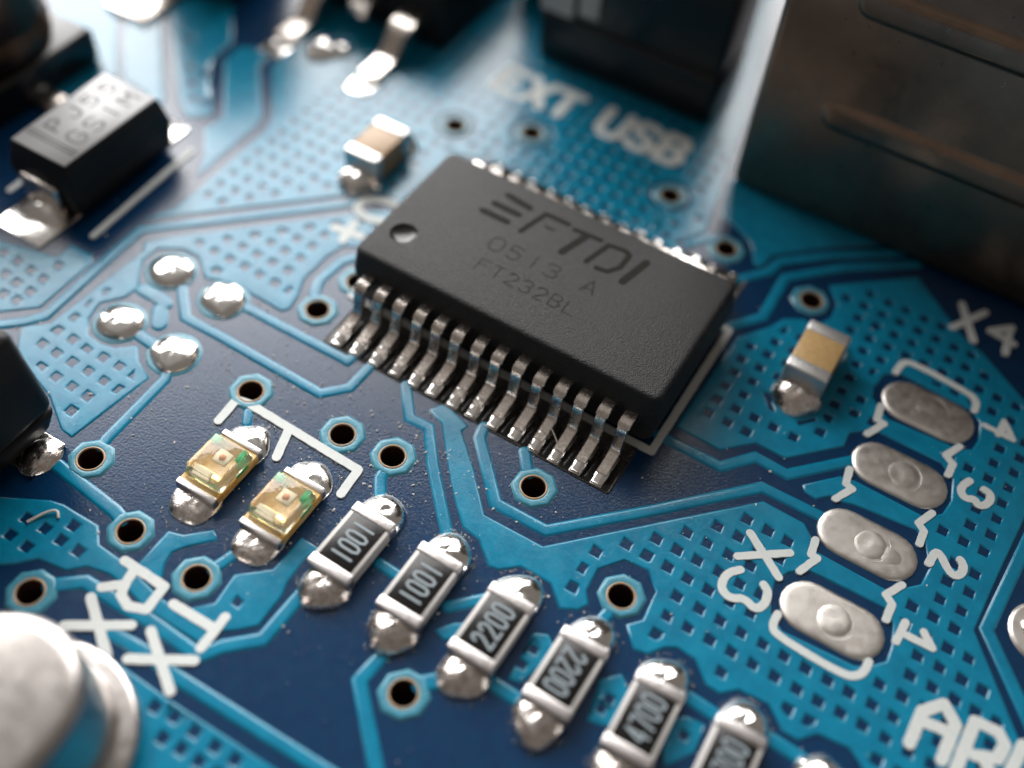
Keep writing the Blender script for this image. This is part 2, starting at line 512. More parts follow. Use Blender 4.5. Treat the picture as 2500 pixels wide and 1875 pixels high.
# ------------------------------------------------------------------ measured layout of the board (mm)
POURS = {'main': [(-0.74,-4.31),(-0.24,-4.49),(0.44,-5.27),(0.96,-5.87),(1.44,-6.37),(2.0,-6.89),(2.53,-6.97),(3.12,-7.47),(3.4,-7.42),(3.81,-7.04),(4.68,-7.03),(5.19,-7.5),(5.59,-7.3),(5.73,-7.03),(5.51,-6.73),(5.47,-6.05),(5.92,-5.45),(6.59,-5.37),(7.02,-5.81),(7.09,-6.67),(6.82,-7.0),(7.23,-7.45),(7.56,-7.39),(7.82,-7.02),(8.09,-6.85),(8.6,-6.87),(9.08,-7.3),(9.45,-7.34),(9.8,-7.01),(10.56,-6.94),(11.08,-7.36),(11.46,-7.38),(11.8,-6.99),(12.55,-6.89),(12.88,-7.08),(13.44,-7.51),(14.35,-8.21),(17.63,-6.56),(15.87,-4.54),(14.17,-2.42),(14.26,-0.5),(14.39,1.49),(14.52,3.07),(14.02,5.02),(11.75,6.56),(11.04,6.86),(9.11,8.43),(6.92,6.49),(7.4,5.9),(7.44,5.28),(7.19,4.8),(6.69,4.7),(6.22,4.38),(6.01,3.84),(5.36,2.97),(5.23,-0.97),(5.45,-1.0),(6.58,-1.02),(7.3,-0.26),(8.2,-0.27),(9.43,1.01),(9.4,1.53),(9.76,1.85),(10.14,2.02),(11.94,2.02),(12.39,1.67),(12.56,0.96),(12.49,0.43),(12.11,0.05),(10.11,0.09),(9.71,-0.0),(8.96,-0.81),(9.07,-0.96),(9.39,-1.03),(9.69,-0.71),(9.99,-0.73),(10.33,-0.62),(12.03,-0.42),(12.36,-0.65),(12.7,-1.35),(12.66,-1.93),(12.33,-2.26),(11.93,-2.58),(10.12,-2.54),(9.85,-2.55),(9.75,-2.23),(9.41,-1.92),(8.25,-1.9),(6.12,-4.08),(4.0,-6.28),(2.25,-6.32),(1.27,-5.29),(0.34,-4.43),(0.4,-4.19),(-0.25,-3.98),(-0.56,-3.96)],
 'left': [(-11.87,-8.37),(-11.84,-8.22),(-11.36,-7.8),(-11.16,-4.23),(-11.38,-3.92),(-10.99,-3.39),(-7.04,0.59),(-6.18,1.46),(-5.24,0.11),(-6.4,-0.64),(-6.54,-1.29),(-6.55,-2.42),(-6.31,-2.97),(-6.17,-3.55),(-6.31,-3.76),(-7.51,-3.72),(-7.94,-3.65),(-8.63,-3.88),(-8.97,-4.0),(-9.34,-3.68),(-9.71,-3.44),(-10.32,-3.48),(-10.89,-3.87),(-10.95,-4.46),(-10.61,-5.04),(-10.29,-5.38),(-10.38,-5.91),(-10.79,-6.43),(-10.66,-7.03),(-10.26,-7.5),(-9.7,-7.56),(-9.26,-7.45),(-8.83,-7.05),(-8.44,-7.43),(-7.8,-7.7),(-8.11,-10.27),(-8.49,-10.24),(-9.54,-9.62),(-11.32,-9.09)],
 'corner': [(-13.05,-8.43),(-12.05,-7.5),(-12.1,-5.37),(-12.35,-5.21),(-13.08,-5.22),(-13.07,-5.84),(-13.85,-6.0),(-15.23,-6.37)],
 'top': [(-12.08,-3.15),(-11.65,-2.35),(-11.61,-1.09),(-11.65,2.12),(-11.9,2.88),(-13.63,4.96),(-13.81,6.13),(-15.08,11.57),(-11.72,15.55),(-7.87,15.56),(-4.2,15.56),(-0.94,21.45),(1.45,12.65),(2.15,9.15),(2.67,6.39),(2.03,5.49),(2.63,5.03),(-4.64,5.36),(-5.91,4.87),(-6.05,1.6),(-6.64,2.11),(-7.48,1.36),(-9.79,-0.92)],
 'socket': [(2.29,9.15),(2.81,7.4),(3.55,7.11),(4.15,6.74),(4.56,6.0),(4.78,6.06),(4.86,6.66),(6.21,8.01),(7.98,9.49),(9.58,9.56),(8.36,13.42)],
 'strip': [(-15.25,5.2),(-15.18,4.3),(-13.23,1.93),(-13.36,1.11),(-12.5,0.11),(-12.04,-0.82),(-12.09,2.23),(-12.28,2.72),(-14.04,4.78),(-14.15,5.88)],
 'upper': [(-19.0,5.94),(-17.64,7.61),(-15.67,5.25),(-15.63,4.21),(-13.64,1.74),(-14.23,1.22),(-14.93,1.68),(-19.14,5.83)],
 'upperb': [(-19.92,4.48),(-19.25,5.5),(-15.3,1.31),(-15.5,1.16),(-16.12,1.36),(-17.3,1.51)],
 'upperc': [(-22.35,3.46),(-20.68,4.69),(-17.5,1.47),(-18.06,1.18),(-17.97,-0.93)],
 'lowerleft': [(-8.54,-12.76),(-7.15,-11.99),(-6.79,-11.9),(-5.66,-11.88),(-5.27,-12.26),(-4.43,-12.29),(-3.04,-12.53),(-1.5,-12.59),(-1.5,-12.89),(-3.0,-12.92),(-4.26,-12.7),(-4.52,-12.7),(-5.1,-12.84),(-5.42,-13.18),(-6.21,-13.32),(-6.6,-13.74),(-7.1,-14.11)],
 'led': [(-1.95,-11.09),(-1.26,-10.47),(-1.25,-10.09),(-1.22,-9.73),(-1.22,-9.4),(-0.7,-9.4),(-0.81,-9.8),(-0.79,-10.55),(-0.67,-10.89),(-0.64,-11.81),(-0.99,-12.18),(-1.27,-12.39),(-2.24,-12.33),(-1.86,-11.93)],
 'ledb': [(-4.1,-11.05),(-3.72,-10.93),(-3.2,-10.42),(-2.96,-10.57),(-3.48,-11.15),(-3.65,-11.43),(-3.59,-11.77),(-3.4,-12.08),(-3.48,-12.4),(-4.09,-12.31)],
 'bottom': [(-3.03,-14.33),(-2.76,-14.3),(-1.18,-14.33),(2.05,-14.28),(2.54,-16.01),(-0.36,-17.82)],
 'ra': [(5.01,-8.42),(5.3,-8.28),(5.53,-8.44),(5.63,-8.77),(5.36,-9.63),(5.09,-9.71)],
 'rb': [(6.93,-8.58),(7.27,-8.21),(7.56,-8.42),(7.72,-8.89),(7.66,-9.44),(7.13,-9.59)],
 'rc': [(8.81,-9.12),(8.78,-8.54),(9.04,-8.28),(9.46,-8.25),(9.53,-8.93),(9.11,-9.55)],
 'rd': [(2.98,-9.63),(3.25,-9.25),(3.72,-8.94),(3.89,-9.2),(3.28,-9.73)]}
HOLES = {'main': [[(9.43,3.44),(9.52,4.08),(9.92,4.39),(12.12,4.28),(12.48,3.99),(12.62,3.33),(12.55,2.92),(12.23,2.72),(10.14,2.6),(9.52,3.07)],[(9.51,-4.41),(9.42,-3.92),(9.62,-3.46),(10.03,-3.13),(12.06,-3.03),(12.41,-3.34),(12.58,-3.96),(12.6,-4.42),(12.27,-4.76),(11.98,-4.96),(10.1,-5.07),(9.67,-4.79)],[(6.75,1.5),(7.17,1.0),(7.39,1.01),(6.97,1.58)],[(7.96,1.05),(8.39,1.5),(8.5,1.41),(8.11,0.93)]]}
SQ = {'bottom': [(-1.33,-14.61),(-0.81,-14.55),(-0.21,-14.57),(-0.7,-15.06),(-0.2,-15.03),(0.39,-14.59),(0.95,-14.58),(0.31,-15.03),(0.83,-15.05)],
 'lowerleft': [(-7.26,-12.67),(-6.68,-12.63),(-6.16,-12.2),(-6.68,-13.24),(-6.12,-12.66),(-5.56,-12.65),(-7.25,-13.22)],
 'led': [(-1.44,-11.61)],
 'ra': [(5.2,-8.78),(5.16,-9.25)],
 'rb': [(7.31,-8.87),(7.26,-9.18)],
 'rc': [(9.17,-8.71)],
 'upper': [(-17.03,4.5),(-15.91,3.31),(-15.26,2.65),(-15.25,3.33),(-14.25,2.16),(-14.69,2.07)],
 'corner': [(-14.49,-6.56),(-13.9,-6.57),(-13.32,-6.62),(-13.8,-7.15),(-13.29,-7.2),(-12.71,-7.24),(-12.79,-6.05),(-12.76,-6.68),(-13.26,-7.73),(-12.79,-7.68)]}
TRACES = [(0.27,[(0.78,-3.94),(0.88,-4.33),(2.31,-5.84),(3.83,-5.82),(5.93,-3.71),(8.03,-1.5),(9.7,-1.46)]),
 (0.27,[(4.93,-1.51),(6.81,-1.52),(7.49,-0.7),(8.45,-0.74),(9.87,0.75)]),
 (0.27,[(-12.68,-8.77),(-12.01,-8.11),(-11.69,-7.64),(-11.85,-4.62),(-11.85,-3.55),(-9.53,-1.24),(-7.15,1.18),(-6.61,1.78)]),
 (0.25,[(-9.27,-4.68),(-8.42,-5.5),(-7.27,-5.48),(-3.58,-5.53),(-3.02,-4.91),(-2.99,-3.87)]),
 (0.25,[(-7.46,-4.23),(-3.63,-4.19),(-3.56,-3.77)]),
 (0.3,[(-9.28,-6.69),(-8.22,-6.78)]),
 (0.25,[(-7.55,-7.18),(-7.39,-7.5),(-7.32,-9.81),(-7.22,-10.41)]),
 (0.25,[(-5.47,-3.15),(-5.95,-2.65),(-6.13,-2.17),(-6.06,-1.17),(-5.6,-0.52),(-5.43,0.38)]),
 (0.25,[(-0.72,-6.14),(-0.62,-6.85),(-0.3,-7.31),(-0.22,-7.46)]),
 (0.25,[(-1.79,-3.95),(-1.07,-4.84),(-0.47,-4.8),(0.3,-5.75),(1.33,-6.84),(1.82,-7.35)]),
 (0.25,[(2.91,-4.89),(2.45,-4.45),(2.12,-4.03)]),
 (0.3,[(-7.81,-11.11),(-5.61,-11.33),(-4.85,-11.54)]),
 (0.25,[(-2.66,-11.66),(-2.43,-11.02),(-2.33,-10.63)]),
 (0.3,[(-0.28,-10.48),(-0.33,-12.04),(-1.01,-12.69),(-1.31,-13.16),(-2.89,-13.1),(-3.83,-13.15),(-4.83,-13.17),(-5.46,-13.68),(-5.7,-14.08)]),
 (0.28,[(-3.52,-13.82),(-2.46,-13.75),(-1.44,-13.82),(2.68,-13.73),(4.3,-13.69)]),
 (0.28,[(2.27,-10.83),(2.17,-11.63),(3.79,-13.18)]),
 (0.35,[(3.22,-11.35),(3.48,-10.88),(3.76,-10.61)]),
 (0.3,[(4.68,-10.02),(5.75,-10.05)]),
 (0.25,[(2.88,-8.97),(3.58,-8.25)]),
 (0.25,[(0.81,-8.91),(1.44,-8.94)]),
 (0.25,[(6.33,-6.41),(6.24,-7.21)]),
 (0.27,[(8.83,-7.83),(9.54,-7.87)]),
 (0.27,[(10.77,-7.69),(11.71,-7.73)]),
 (0.28,[(14.76,2.13),(14.45,-2.21),(16.48,-4.53)]),
 (0.25,[(5.0,3.28),(5.65,4.1),(5.61,6.03),(6.95,7.45),(8.92,9.0)]),
 (0.25,[(4.3,4.98),(5.06,5.95),(5.2,6.55),(6.44,7.75),(8.39,9.24)]),
 (0.25,[(1.0,7.23),(1.34,5.37)]),
 (0.4,[(-10.13,-5.35),(-9.46,-5.36),(-9.23,-5.44)]),
 (0.4,[(-9.22,-5.66),(-8.85,-6.1)]),
 (0.2,[(-4.82,-7.07),(-4.61,-7.4)]),
 (0.3,[(3.59,6.04),(2.9,6.27),(2.45,5.61)])]
VIAS = [(-5.18,-6.53),(-5.47,-3.15),(-2.24,-6.31),(-7.2,-10.52),(-0.72,-6.14),(2.91,-4.89),(-4.87,-11.56),(-5.7,-14.08),(-2.66,-11.66),(6.33,-6.41),(3.22,-11.35),(6.65,5.56),(3.55,6.06),(1.0,7.23),(-4.3,7.25),(-6.64,6.06),(-5.13,-1.6)]
SILK = {'bracket_led': [(0.17,[(-5.27,-7.77),(-5.32,-6.96),(-4.98,-6.88),(-1.23,-6.98),(-1.17,-7.82)]),
 (0.17,[(-3.54,-6.94),(-3.25,-7.84)])],
 'bracket_top': [(0.14,[(9.79,4.34),(9.83,4.8),(10.08,4.98),(11.91,4.81),(12.17,4.63),(12.19,4.29)])],
 'bracket_bottom': [(0.14,[(9.84,-4.71),(9.83,-5.06),(10.0,-5.26),(11.78,-5.33),(12.1,-5.18),(12.22,-4.92),(12.21,-4.66)])],
 'squiggle1': [(0.14,[(9.84,2.93),(9.91,2.39),(10.13,2.36),(9.84,1.76)])],
 'squiggle2': [(0.14,[(12.2,2.82),(11.96,2.3),(12.22,2.14),(12.21,1.71)])],
 'squiggle3': [(0.14,[(9.84,0.37),(9.92,-0.15),(10.13,-0.2),(9.85,-0.75)])],
 'squiggle4': [(0.14,[(12.22,0.28),(12.0,-0.23),(12.21,-0.39),(12.23,-0.82)])],
 'squiggle5': [(0.14,[(9.86,-2.22),(9.92,-2.7),(10.1,-2.7),(9.85,-3.31)])],
 'squiggle6': [(0.14,[(12.23,-2.22),(11.96,-2.72),(12.19,-2.89),(12.2,-3.37)])],
 'n4': [(0.12,[(12.59,3.93),(13.4,3.9)]),
 (0.12,[(13.01,3.83),(13.03,4.39),(13.42,3.9)]),
 (0.1,[(13.04,4.23),(13.1,3.93)])],
 'n3': [(0.15,[(12.78,1.85),(12.65,1.58),(12.67,1.35),(12.85,1.22),(13.07,1.36),(13.2,1.2),(13.36,1.29),(13.45,1.55),(13.4,1.76),(13.21,1.8)])],
 'n2': [(0.15,[(12.62,-1.24),(12.67,-0.68),(13.13,-1.18),(13.33,-1.23),(13.45,-1.03),(13.42,-0.79),(13.29,-0.68)])],
 'n1': [(0.14,[(12.61,-3.79),(12.64,-3.17)]),
 (0.14,[(12.62,-3.5),(13.43,-3.47),(13.12,-3.17)])],
 'x3_x': [(0.15,[(8.33,-2.98),(9.46,-3.76)]),
 (0.15,[(8.33,-3.79),(9.44,-2.95)])],
 'x3_3': [(0.15,[(8.55,-4.1),(8.3,-4.37),(8.3,-4.76),(8.46,-4.93),(8.7,-4.96),(8.94,-4.78),(9.32,-4.92),(9.46,-4.66),(9.42,-4.31),(9.22,-4.16)])],
 'x4_x': [(0.15,[(10.65,8.12),(11.4,6.87)]),
 (0.15,[(10.68,7.01),(11.37,8.2)])],
 'x4_4': [(0.15,[(12.22,7.98),(12.36,6.94)]),
 (0.15,[(11.72,7.56),(12.47,7.44)]),
 (0.15,[(11.72,7.56),(12.25,8.06)])],
 'a': [(0.2,[(13.71,-6.06),(13.72,-5.16),(14.12,-4.69),(14.51,-5.03),(14.48,-6.03)]),
 (0.2,[(13.74,-5.39),(14.37,-5.3)])],
 'r': [(0.2,[(14.83,-6.09),(14.88,-4.7),(15.43,-4.66),(15.65,-4.87),(15.6,-5.29),(15.09,-5.51)]),
 (0.2,[(15.33,-5.49),(15.59,-5.75)])],
 'd': [(0.2,[(15.93,-5.43),(16.02,-4.64),(16.29,-4.53),(16.53,-4.73)])],
 'tr': [(0.17,[(-4.43,-12.24),(-3.16,-12.25),(-3.1,-12.93),(-3.52,-13.1),(-3.87,-12.97),(-4.0,-12.63),(-4.05,-12.35)]),
 (0.17,[(-4.01,-12.74),(-4.39,-13.07)])],
 'rx': [(0.17,[(-4.42,-13.4),(-3.07,-14.29)]),
 (0.17,[(-4.42,-14.27),(-3.12,-13.42)])],
 'tt': [(0.17,[(-2.67,-12.48),(-1.47,-12.45)]),
 (0.17,[(-1.42,-12.08),(-1.39,-12.99)])],
 'tx': [(0.17,[(-2.65,-13.28),(-1.28,-14.16)]),
 (0.17,[(-2.62,-14.09),(-1.31,-13.3)])],
 'c1': [(0.2,[(-6.16,1.75),(-6.72,1.63),(-7.11,1.27),(-7.0,0.85),(-6.52,0.72),(-6.01,0.9)])],
 'c2': [(0.2,[(-7.09,-0.16),(-6.18,-0.01)]),
 (0.2,[(-6.69,0.34),(-6.56,-0.45)])],
 'diode_line': [(0.14,[(-12.83,-4.58),(-12.98,0.02)])],
 'diode_line2': [(0.14,[(-16.3,-4.56),(-16.31,-3.73)])]}
MARKS = [(0.17,[(-2.36,2.26),(-1.55,2.16)]),
 (0.17,[(-2.52,1.74),(-1.68,1.73)]),
 (0.17,[(-2.65,1.29),(-1.81,1.29)]),
 (0.13,[(-1.29,1.2),(-1.03,2.22),(-0.27,2.23)]),
 (0.06,[(-0.8,1.77),(-0.51,1.78)]),
 (0.13,[(-0.03,2.14),(0.82,2.2)]),
 (0.17,[(0.4,2.13),(0.1,1.14)]),
 (0.13,[(0.86,1.22),(1.1,2.16),(1.61,2.23),(1.79,2.13),(1.78,1.57),(1.55,1.22),(1.22,1.17)]),
 (0.18,[(2.32,2.16),(2.08,1.12)])]

# ------------------------------------------------------------------ the circuit board
board = thing('circuit_board', (0, 0, 0), 'blue printed circuit board with light blue copper traces and hatched copper areas', 'circuit board')
board['kind'] = 'structure'
VIA_R = .325
X0, X1, Y0, Y1 = -46, 34, -34, 44
outline = [(X0, Y0), (X1, Y0), (X1, Y1), (X0, Y1)]
vh = [circle(x, y, VIA_R + .02, 20) for x, y in VIAS]
v, f = plate([outline], vh, [(0, 0.0), (0, -1.6)])
base = mesh_obj('substrate', v, f, 'mask', board, smooth=False)

def in_any(px, py, polys):
    r = np.zeros(len(px), bool)
    for p in polys:
        r |= inside(px, py, p)
    return r

def hatch(poly, holes, us, vs, s=.305, margin=.19):
    """square openings of a hatched copper area; those near the outline are cut by it"""
    out = []
    loops = [poly] + list(holes)
    m = 7
    ring = []
    for a, b in (((-1, -1), (1, -1)), ((1, -1), (1, 1)), ((1, 1), (-1, 1)), ((-1, 1), (-1, -1))):
        for i in range(m):
            t = i / m
            ring.append((a[0] + (b[0] - a[0]) * t, a[1] + (b[1] - a[1]) * t))
    ring = np.array(ring) * s / 2
    for v_ in vs:
        for u_ in us(v_) if callable(us) else us:
            q = ring + np.array((u_, v_))
            ok = inside(q[:, 0], q[:, 1], poly)
            for h in holes:
                ok &= ~inside(q[:, 0], q[:, 1], h)
            if not ok.any():
                continue
            for l in loops:
                ok &= seg_dist(q[:, 0], q[:, 1], l) > margin
            if min(seg_dist(np.array([u_]), np.array([v_]), l)[0] for l in loops) < .23:
                continue
            k = int(ok.sum())
            if k == len(ring):
                c = ring[::m] * (1 + rnd.uniform(-.05, .05)) + np.array((u_, v_)) + np.array((rnd.uniform(-.015, .015), rnd.uniform(-.015, .015)))
                out.append([tuple(p) for p in c])
            elif k >= 8:
                p = q[ok]
                if np.ptp(p[:, 0]) > .13 and np.ptp(p[:, 1]) > .13:
                    out.append([tuple(x) for x in p])
    return out

def squares(centres, s=.31):
    s = s if len(centres) > 4 else .26
    return [[(x - s / 2, y - s / 2), (x + s / 2, y - s / 2), (x + s / 2, y + s / 2), (x - s / 2, y + s / 2)] for x, y in centres]

MU = [5.2, 5.78, 6.36, 6.94, 7.52, 8.11, 8.70, 9.27, 9.85, 10.41, 10.98, 11.52, 12.08, 12.64, 13.2, 13.76, 14.3, 14.82, 15.35]
MV = [-9.24, -8.64, -8.04, -7.44, -6.84, -6.25, -5.65, -5.04, -4.45, -3.85, -3.24, -2.64, -2.06, -1.46, -.86] + [-.27 + .2 + .58 * k for k in range(13)]
LU = lambda v_: [(-8.72 if v_ < -5 else -8.87) + .577 * k for k in range(-5, 9)]
LV = [-9.67 + .605 * k for k in range(18)]
TU = [-11.19 + .56 * k for k in range(0, 26)]
TV = [-1.26 + .62 * k for k in range(0, 20)]
via_clear = {'top': (12, 13, 14, 15), 'left': (16,)}
for key, poly in POURS.items():
    holes = list(HOLES.get(key, []))
    for i in via_clear.get(key, ()):
        holes.append(circle(VIAS[i][0], VIAS[i][1], .8, 8, ph=.39))
    if key == 'main':
        sq = hatch(poly, holes, MU, MV)
    elif key == 'left':
        sq = hatch(poly, holes, LU, LV, s=.30)
    elif key == 'top':
        sq = hatch(poly, holes, TU, TV, s=.28)
    else:
        sq = squares(SQ.get(key, []))
    copper('copper_area', [poly], holes + sq, board)
for w, p in TRACES:
    p = [tuple(q) for q in p]
    for e, o2 in ((0, 1), (-1, -2)):          # a trace stops at the ring of the via it meets
        for a, b in VIAS:
            if math.hypot(p[e][0] - a, p[e][1] - b) < .25:
                dx, dy = p[o2][0] - a, p[o2][1] - b
                L_ = math.hypot(dx, dy)
                p[e] = (a + dx / L_ * .46, b + dy / L_ * .46)
    copper('trace', [stroke(p, w)], [], board)

def via(x, y):
    R = .56
    ring = circle(x + rnd.uniform(-.03, .03), y + rnd.uniform(-.03, .03), R * rnd.uniform(1.03, 1.09), 8, ph=math.pi / 8 + rnd.uniform(-.04, .04))
    o = copper('via', [ring], [circle(x, y, VIA_R + .05, 24)], board, 'via_copper', h=.052)
    n = 28
    # plated rim and barrel
    prof = [(VIA_R + .06, .05), (VIA_R + .035, .071), (VIA_R + .012, .064), (VIA_R, .03)]
    vs, fs = [], []
    for r, z in prof:
        vs += [(x + r * math.cos(6.28318 * i / n), y + r * math.sin(6.28318 * i / n), z) for i in range(n)]
    for j in range(len(prof) - 1):
        for i in range(n):
            a, b = j * n + i, j * n + (i + 1) % n
            fs.append((a, b, b + n, a + n))
    mesh_obj('rim', vs, fs, 'rim', o)
    vs, fs = [], []
    for r, z in ((VIA_R, .03), (VIA_R - .01, -.1), (VIA_R - .02, -1.5)):
        vs += [(x + r * math.cos(6.28318 * i / n), y + r * math.sin(6.28318 * i / n), z) for i in range(n)]
    for j in range(2):
        for i in range(n):
            a, b = j * n + i, j * n + (i + 1) % n
            fs.append((a, b, b + n, a + n))
    fs.append(tuple(range(2 * n, 3 * n)))
    mesh_obj('hole', vs, fs, 'hole', o)
for x, y in VIAS:
    via(x, y)

# header pads beside the chip, long holes filled with tin
def header_pad(x, y, k):
    L, r = .62, .72
    st = stadium(x, y, L, r)
    v_, f_ = plate([st], [], [(-.2, .075), (-.1, .07), (-.03, .055), (.0, .03), (.015, -.003)])
    o = mesh_obj('header_pad', v_, f_, 'pad_tin', board)
    a = []
    fs = []
    n = 28
    rr = .47
    dz = (.0, .005, .006, .014)[k]
    prof = [(rr + .07, .072), (rr + .025, .058), (rr - .015, .066), (rr - .07, .080 + dz * .6), (rr - .18, .084 + dz), (.2, .083 + dz * 1.2), (.06, .083 + dz * 1.25)]
    for q, z in prof:
        a += [(x + .06 + q * math.cos(6.28318 * i / n) * (1 + .03 * math.sin(3 * i + k)), y + q * math.sin(6.28318 * i / n), z + .01 * math.sin(6.28318 * i / n + k)) for i in range(n)]
    for j in range(len(prof) - 1):
        for i in range(n):
            p, q = j * n + i, j * n + (i + 1) % n
            fs.append((p, q, q + n, p + n))
    fs.append(tuple((len(prof) - 1) * n + i for i in range(n)))
    mesh_obj('filled_hole', a, fs, 'pad_tin', o)
    if k == 2:
        dome('solder_spot', 'pad_tin', o, x + (.62 if k == 2 else -.95), y + (-.05 if k == 2 else .12), .34, .28, .03, .07, 22, 6, 1.0, .12)
for k, (x, y) in enumerate(((11.05, 3.50), (11.06, .97), (11.05, -1.57), (11.04, -4.10))):
    header_pad(x, y, k)

# four soldered pin joints left of the chip
for x, y in ((-9.95, -4.35), (-9.80, -6.66), (-7.97, -4.35), (-7.78, -6.69)):
    dome('solder_joint', 'solder', board, x, y, .69, .65, .25, .02, 32, 12, .62, .04, ex=2.3)
    copper('pad_ring', [circle(x, y, .74, 26)], [], board, 'via_copper', h=.02)
# joint of the pad row at the far right
copper('pad_ring', [circle(15.75, -1.55, .86, 30)], [], board, 'pad_tin', h=.06)
dome('solder_joint', 'solder_dull', board, 15.75, -1.55, .62, .6, .3, .02)

# bare strips with the chip pads; the near one's dark inner part paints leg shade
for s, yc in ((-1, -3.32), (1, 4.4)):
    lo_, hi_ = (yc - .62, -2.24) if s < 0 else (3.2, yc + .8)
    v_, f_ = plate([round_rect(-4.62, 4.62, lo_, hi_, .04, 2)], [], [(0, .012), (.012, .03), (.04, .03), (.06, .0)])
    mesh_obj('bare_and_shade_strip', v_, f_, 'laminate', board)
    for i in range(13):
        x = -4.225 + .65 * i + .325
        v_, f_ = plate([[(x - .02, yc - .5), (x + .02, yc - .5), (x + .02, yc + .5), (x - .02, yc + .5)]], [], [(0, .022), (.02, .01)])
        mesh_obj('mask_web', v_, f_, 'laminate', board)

# silkscreen
for key, st in SILK.items():
    silk('silkscreen_line' if ('bracket' in key or 'squiggle' in key or 'line' in key) else 'silkscreen_letter', st, board, rounded=key in ('n3', 'n2', 'x3_3', 'bracket_top', 'bracket_bottom', 'c1'))
for ch, x in zip('EXT', (-6.75, -5.6, -4.5)):
    silk('silkscreen_letter', glyph(ch, (x, 8.6), (.78, 0), (0, 1.3), .24), board)
for ch, x in zip('USB', (-2.6, -1.45, -.3)):
    silk('silkscreen_letter', glyph(ch, (x, 8.65), (.8, 0), (0, 1.3), .24), board)
cy = .45
silk('silkscreen_line', [(.15, [(-5.0, -2.13), (5.02, -2.13)]), (.15, [(5.02, -2.13), (5.02, 3.05)]), (.15, [(-5.0, -2.13), (-5.0, 3.05)]), (.15, [(-5.0, 3.05), (5.02, 3.05)])], board, label='white outline printed round the big chip')

# ------------------------------------------------------------------ the chip
chip = thing('integrated_circuit', (0, cy, 0), 'large black chip with FTDI logo and two rows of silver legs', 'chip')
HT = 2.08
hx, hy = 4.67, 2.34
top = round_rect(-hx, hx, -hy, hy, .10, 3)
DX, DY, DR = -4.0, -1.25, .41
hole = circle(DX, DY, DR, 28)
v, f = plate([top], [], [(0, HT), (.06, HT - .008), (.115, HT - .032), (.155, HT - .075), (.18, HT - .14), (.29, 1.28), (.29, 1.14), (.17, .24), (.1, .2)])
# cut the mark bowl out of the top
vv, ff = plate([top], [hole], [(0, HT)])
rv, rf = plate([top], [], [(0, HT), (.06, HT - .008), (.115, HT - .032), (.155, HT - .075), (.18, HT - .14), (.29, 1.28), (.29, 1.14), (.17, .24), (.1, .2)])
nT = len(top)
ntop = len([q for q in rf if len(q) == 3])
side = [q for q in rf if len(q) == 4]
allv = list(vv) + list(rv)
allf = [q for q in ff if len(q) == 3] + [tuple(i + len(vv) for i in q) for q in side]
bm = bmesh.new()
bv = [bm.verts.new(p) for p in allv]
for q in allf:
    try:
        bm.faces.new([bv[i] for i in q])
    except ValueError:
        pass
bmesh.ops.remove_doubles(bm, verts=bm.verts[:], dist=.0005)
bmesh.ops.delete(bm, geom=[x for x in bm.verts if not x.link_faces], context='VERTS')
body = bm_obj('body', bm, 'epoxy', chip)
n = 28
vs, fs = [], []
prof = [(DR, HT), (DR * .97, HT - .012), (DR * .85, HT - .06), (DR * .6, HT - .11), (DR * .3, HT - .135)]
for r, z in prof:
    vs += [(DX + r * math.cos(6.28318 * i / n), DY + r * math.sin(6.28318 * i / n), z) for i in range(n)]
for j in range(len(prof) - 1):
    for i in range(n):
        a, b = j * n + i, j * n + (i + 1) % n
        fs.append((a, b, b + n, a + n))
fs.append(tuple((len(prof) - 1) * n + i for i in range(n)))
mesh_obj('pin_one_dimple', vs, fs, 'epoxy_smooth', body)
# laser marking
def marking(name, strokes, m, z=HT):
    polys = [q for w, p in strokes for q in stroke_parts(p, w, 8)]
    v_, f_ = plate(polys, [], [(0, z + .0022), (.0, z - .002)])
    used = sorted({i for q in f_ for i in q})
    mp = {k: i for i, k in enumerate(used)}
    return mesh_obj(name, [v_[i] for i in used], [tuple(mp[i] for i in q) for q in f_], m, body, sharp=30)
mk = [(w * 1.35, [(a, b - cy) for a, b in p]) for w, p in MARKS]
marking('logo_bars', mk[:3], 'laser')
marking('logo_letter', mk[3:5], 'laser')
marking('logo_letter', mk[5:7], 'laser')
marking('logo_letter', mk[7:8], 'laser')
marking('logo_letter', mk[8:], 'laser')
for ch, x in zip('0513', (-1.77, -1.17, -.53, .05)):
    marking('date_digit', glyph(ch, (x, -.36), (.4, 0), (.0, .52), .045), 'laser_faint')
marking('date_letter', glyph('A', (1.22, -.28), (.4, 0), (0, .52), .045), 'laser_faint')
for i, ch in enumerate('FT232BL'):
    marking('type_letter', glyph(ch, (-1.62 + .47 * i, -1.25), (.32, 0), (0, .46), .04), 'laser_faint')

# gull wing legs with their solder
def ribbon(prof, w, th):
    """prof: (y, z) centre line; rectangular section with rounded corners"""
    P = [np.array(p, float) for p in prof]
    c = .02
    sec = [(-w + c, th), (w - c, th), (w, th - c), (w, -th + c), (w - c, -th), (-w + c, -th), (-w, -th + c), (-w, th - c)]
    vs, fs = [], []
    n = len(P)
    for i in range(n):
        kw = 1.12 if i / n < .33 else .95
        d = P[min(i + 1, n - 1)] - P[max(i - 1, 0)]
        d /= np.linalg.norm(d)
        nn = np.array((d[1], -d[0]))      # upper side for a path running to -y
        if True:
            nn = np.array((d[1], -d[0]))
        for a, b in sec:
            q = P[i] + nn * b
            vs.append((a * kw, q[0], q[1]))
    m = len(sec)
    for i in range(n - 1):
        for j in range(m):
            a, b = i * m + j, i * m + (j + 1) % m
            fs.append((a, b, b + m, a + m))
    fs.append(tuple(range(m))[::-1])
    fs.append(tuple((n - 1) * m + j for j in range(m)))
    return vs, fs
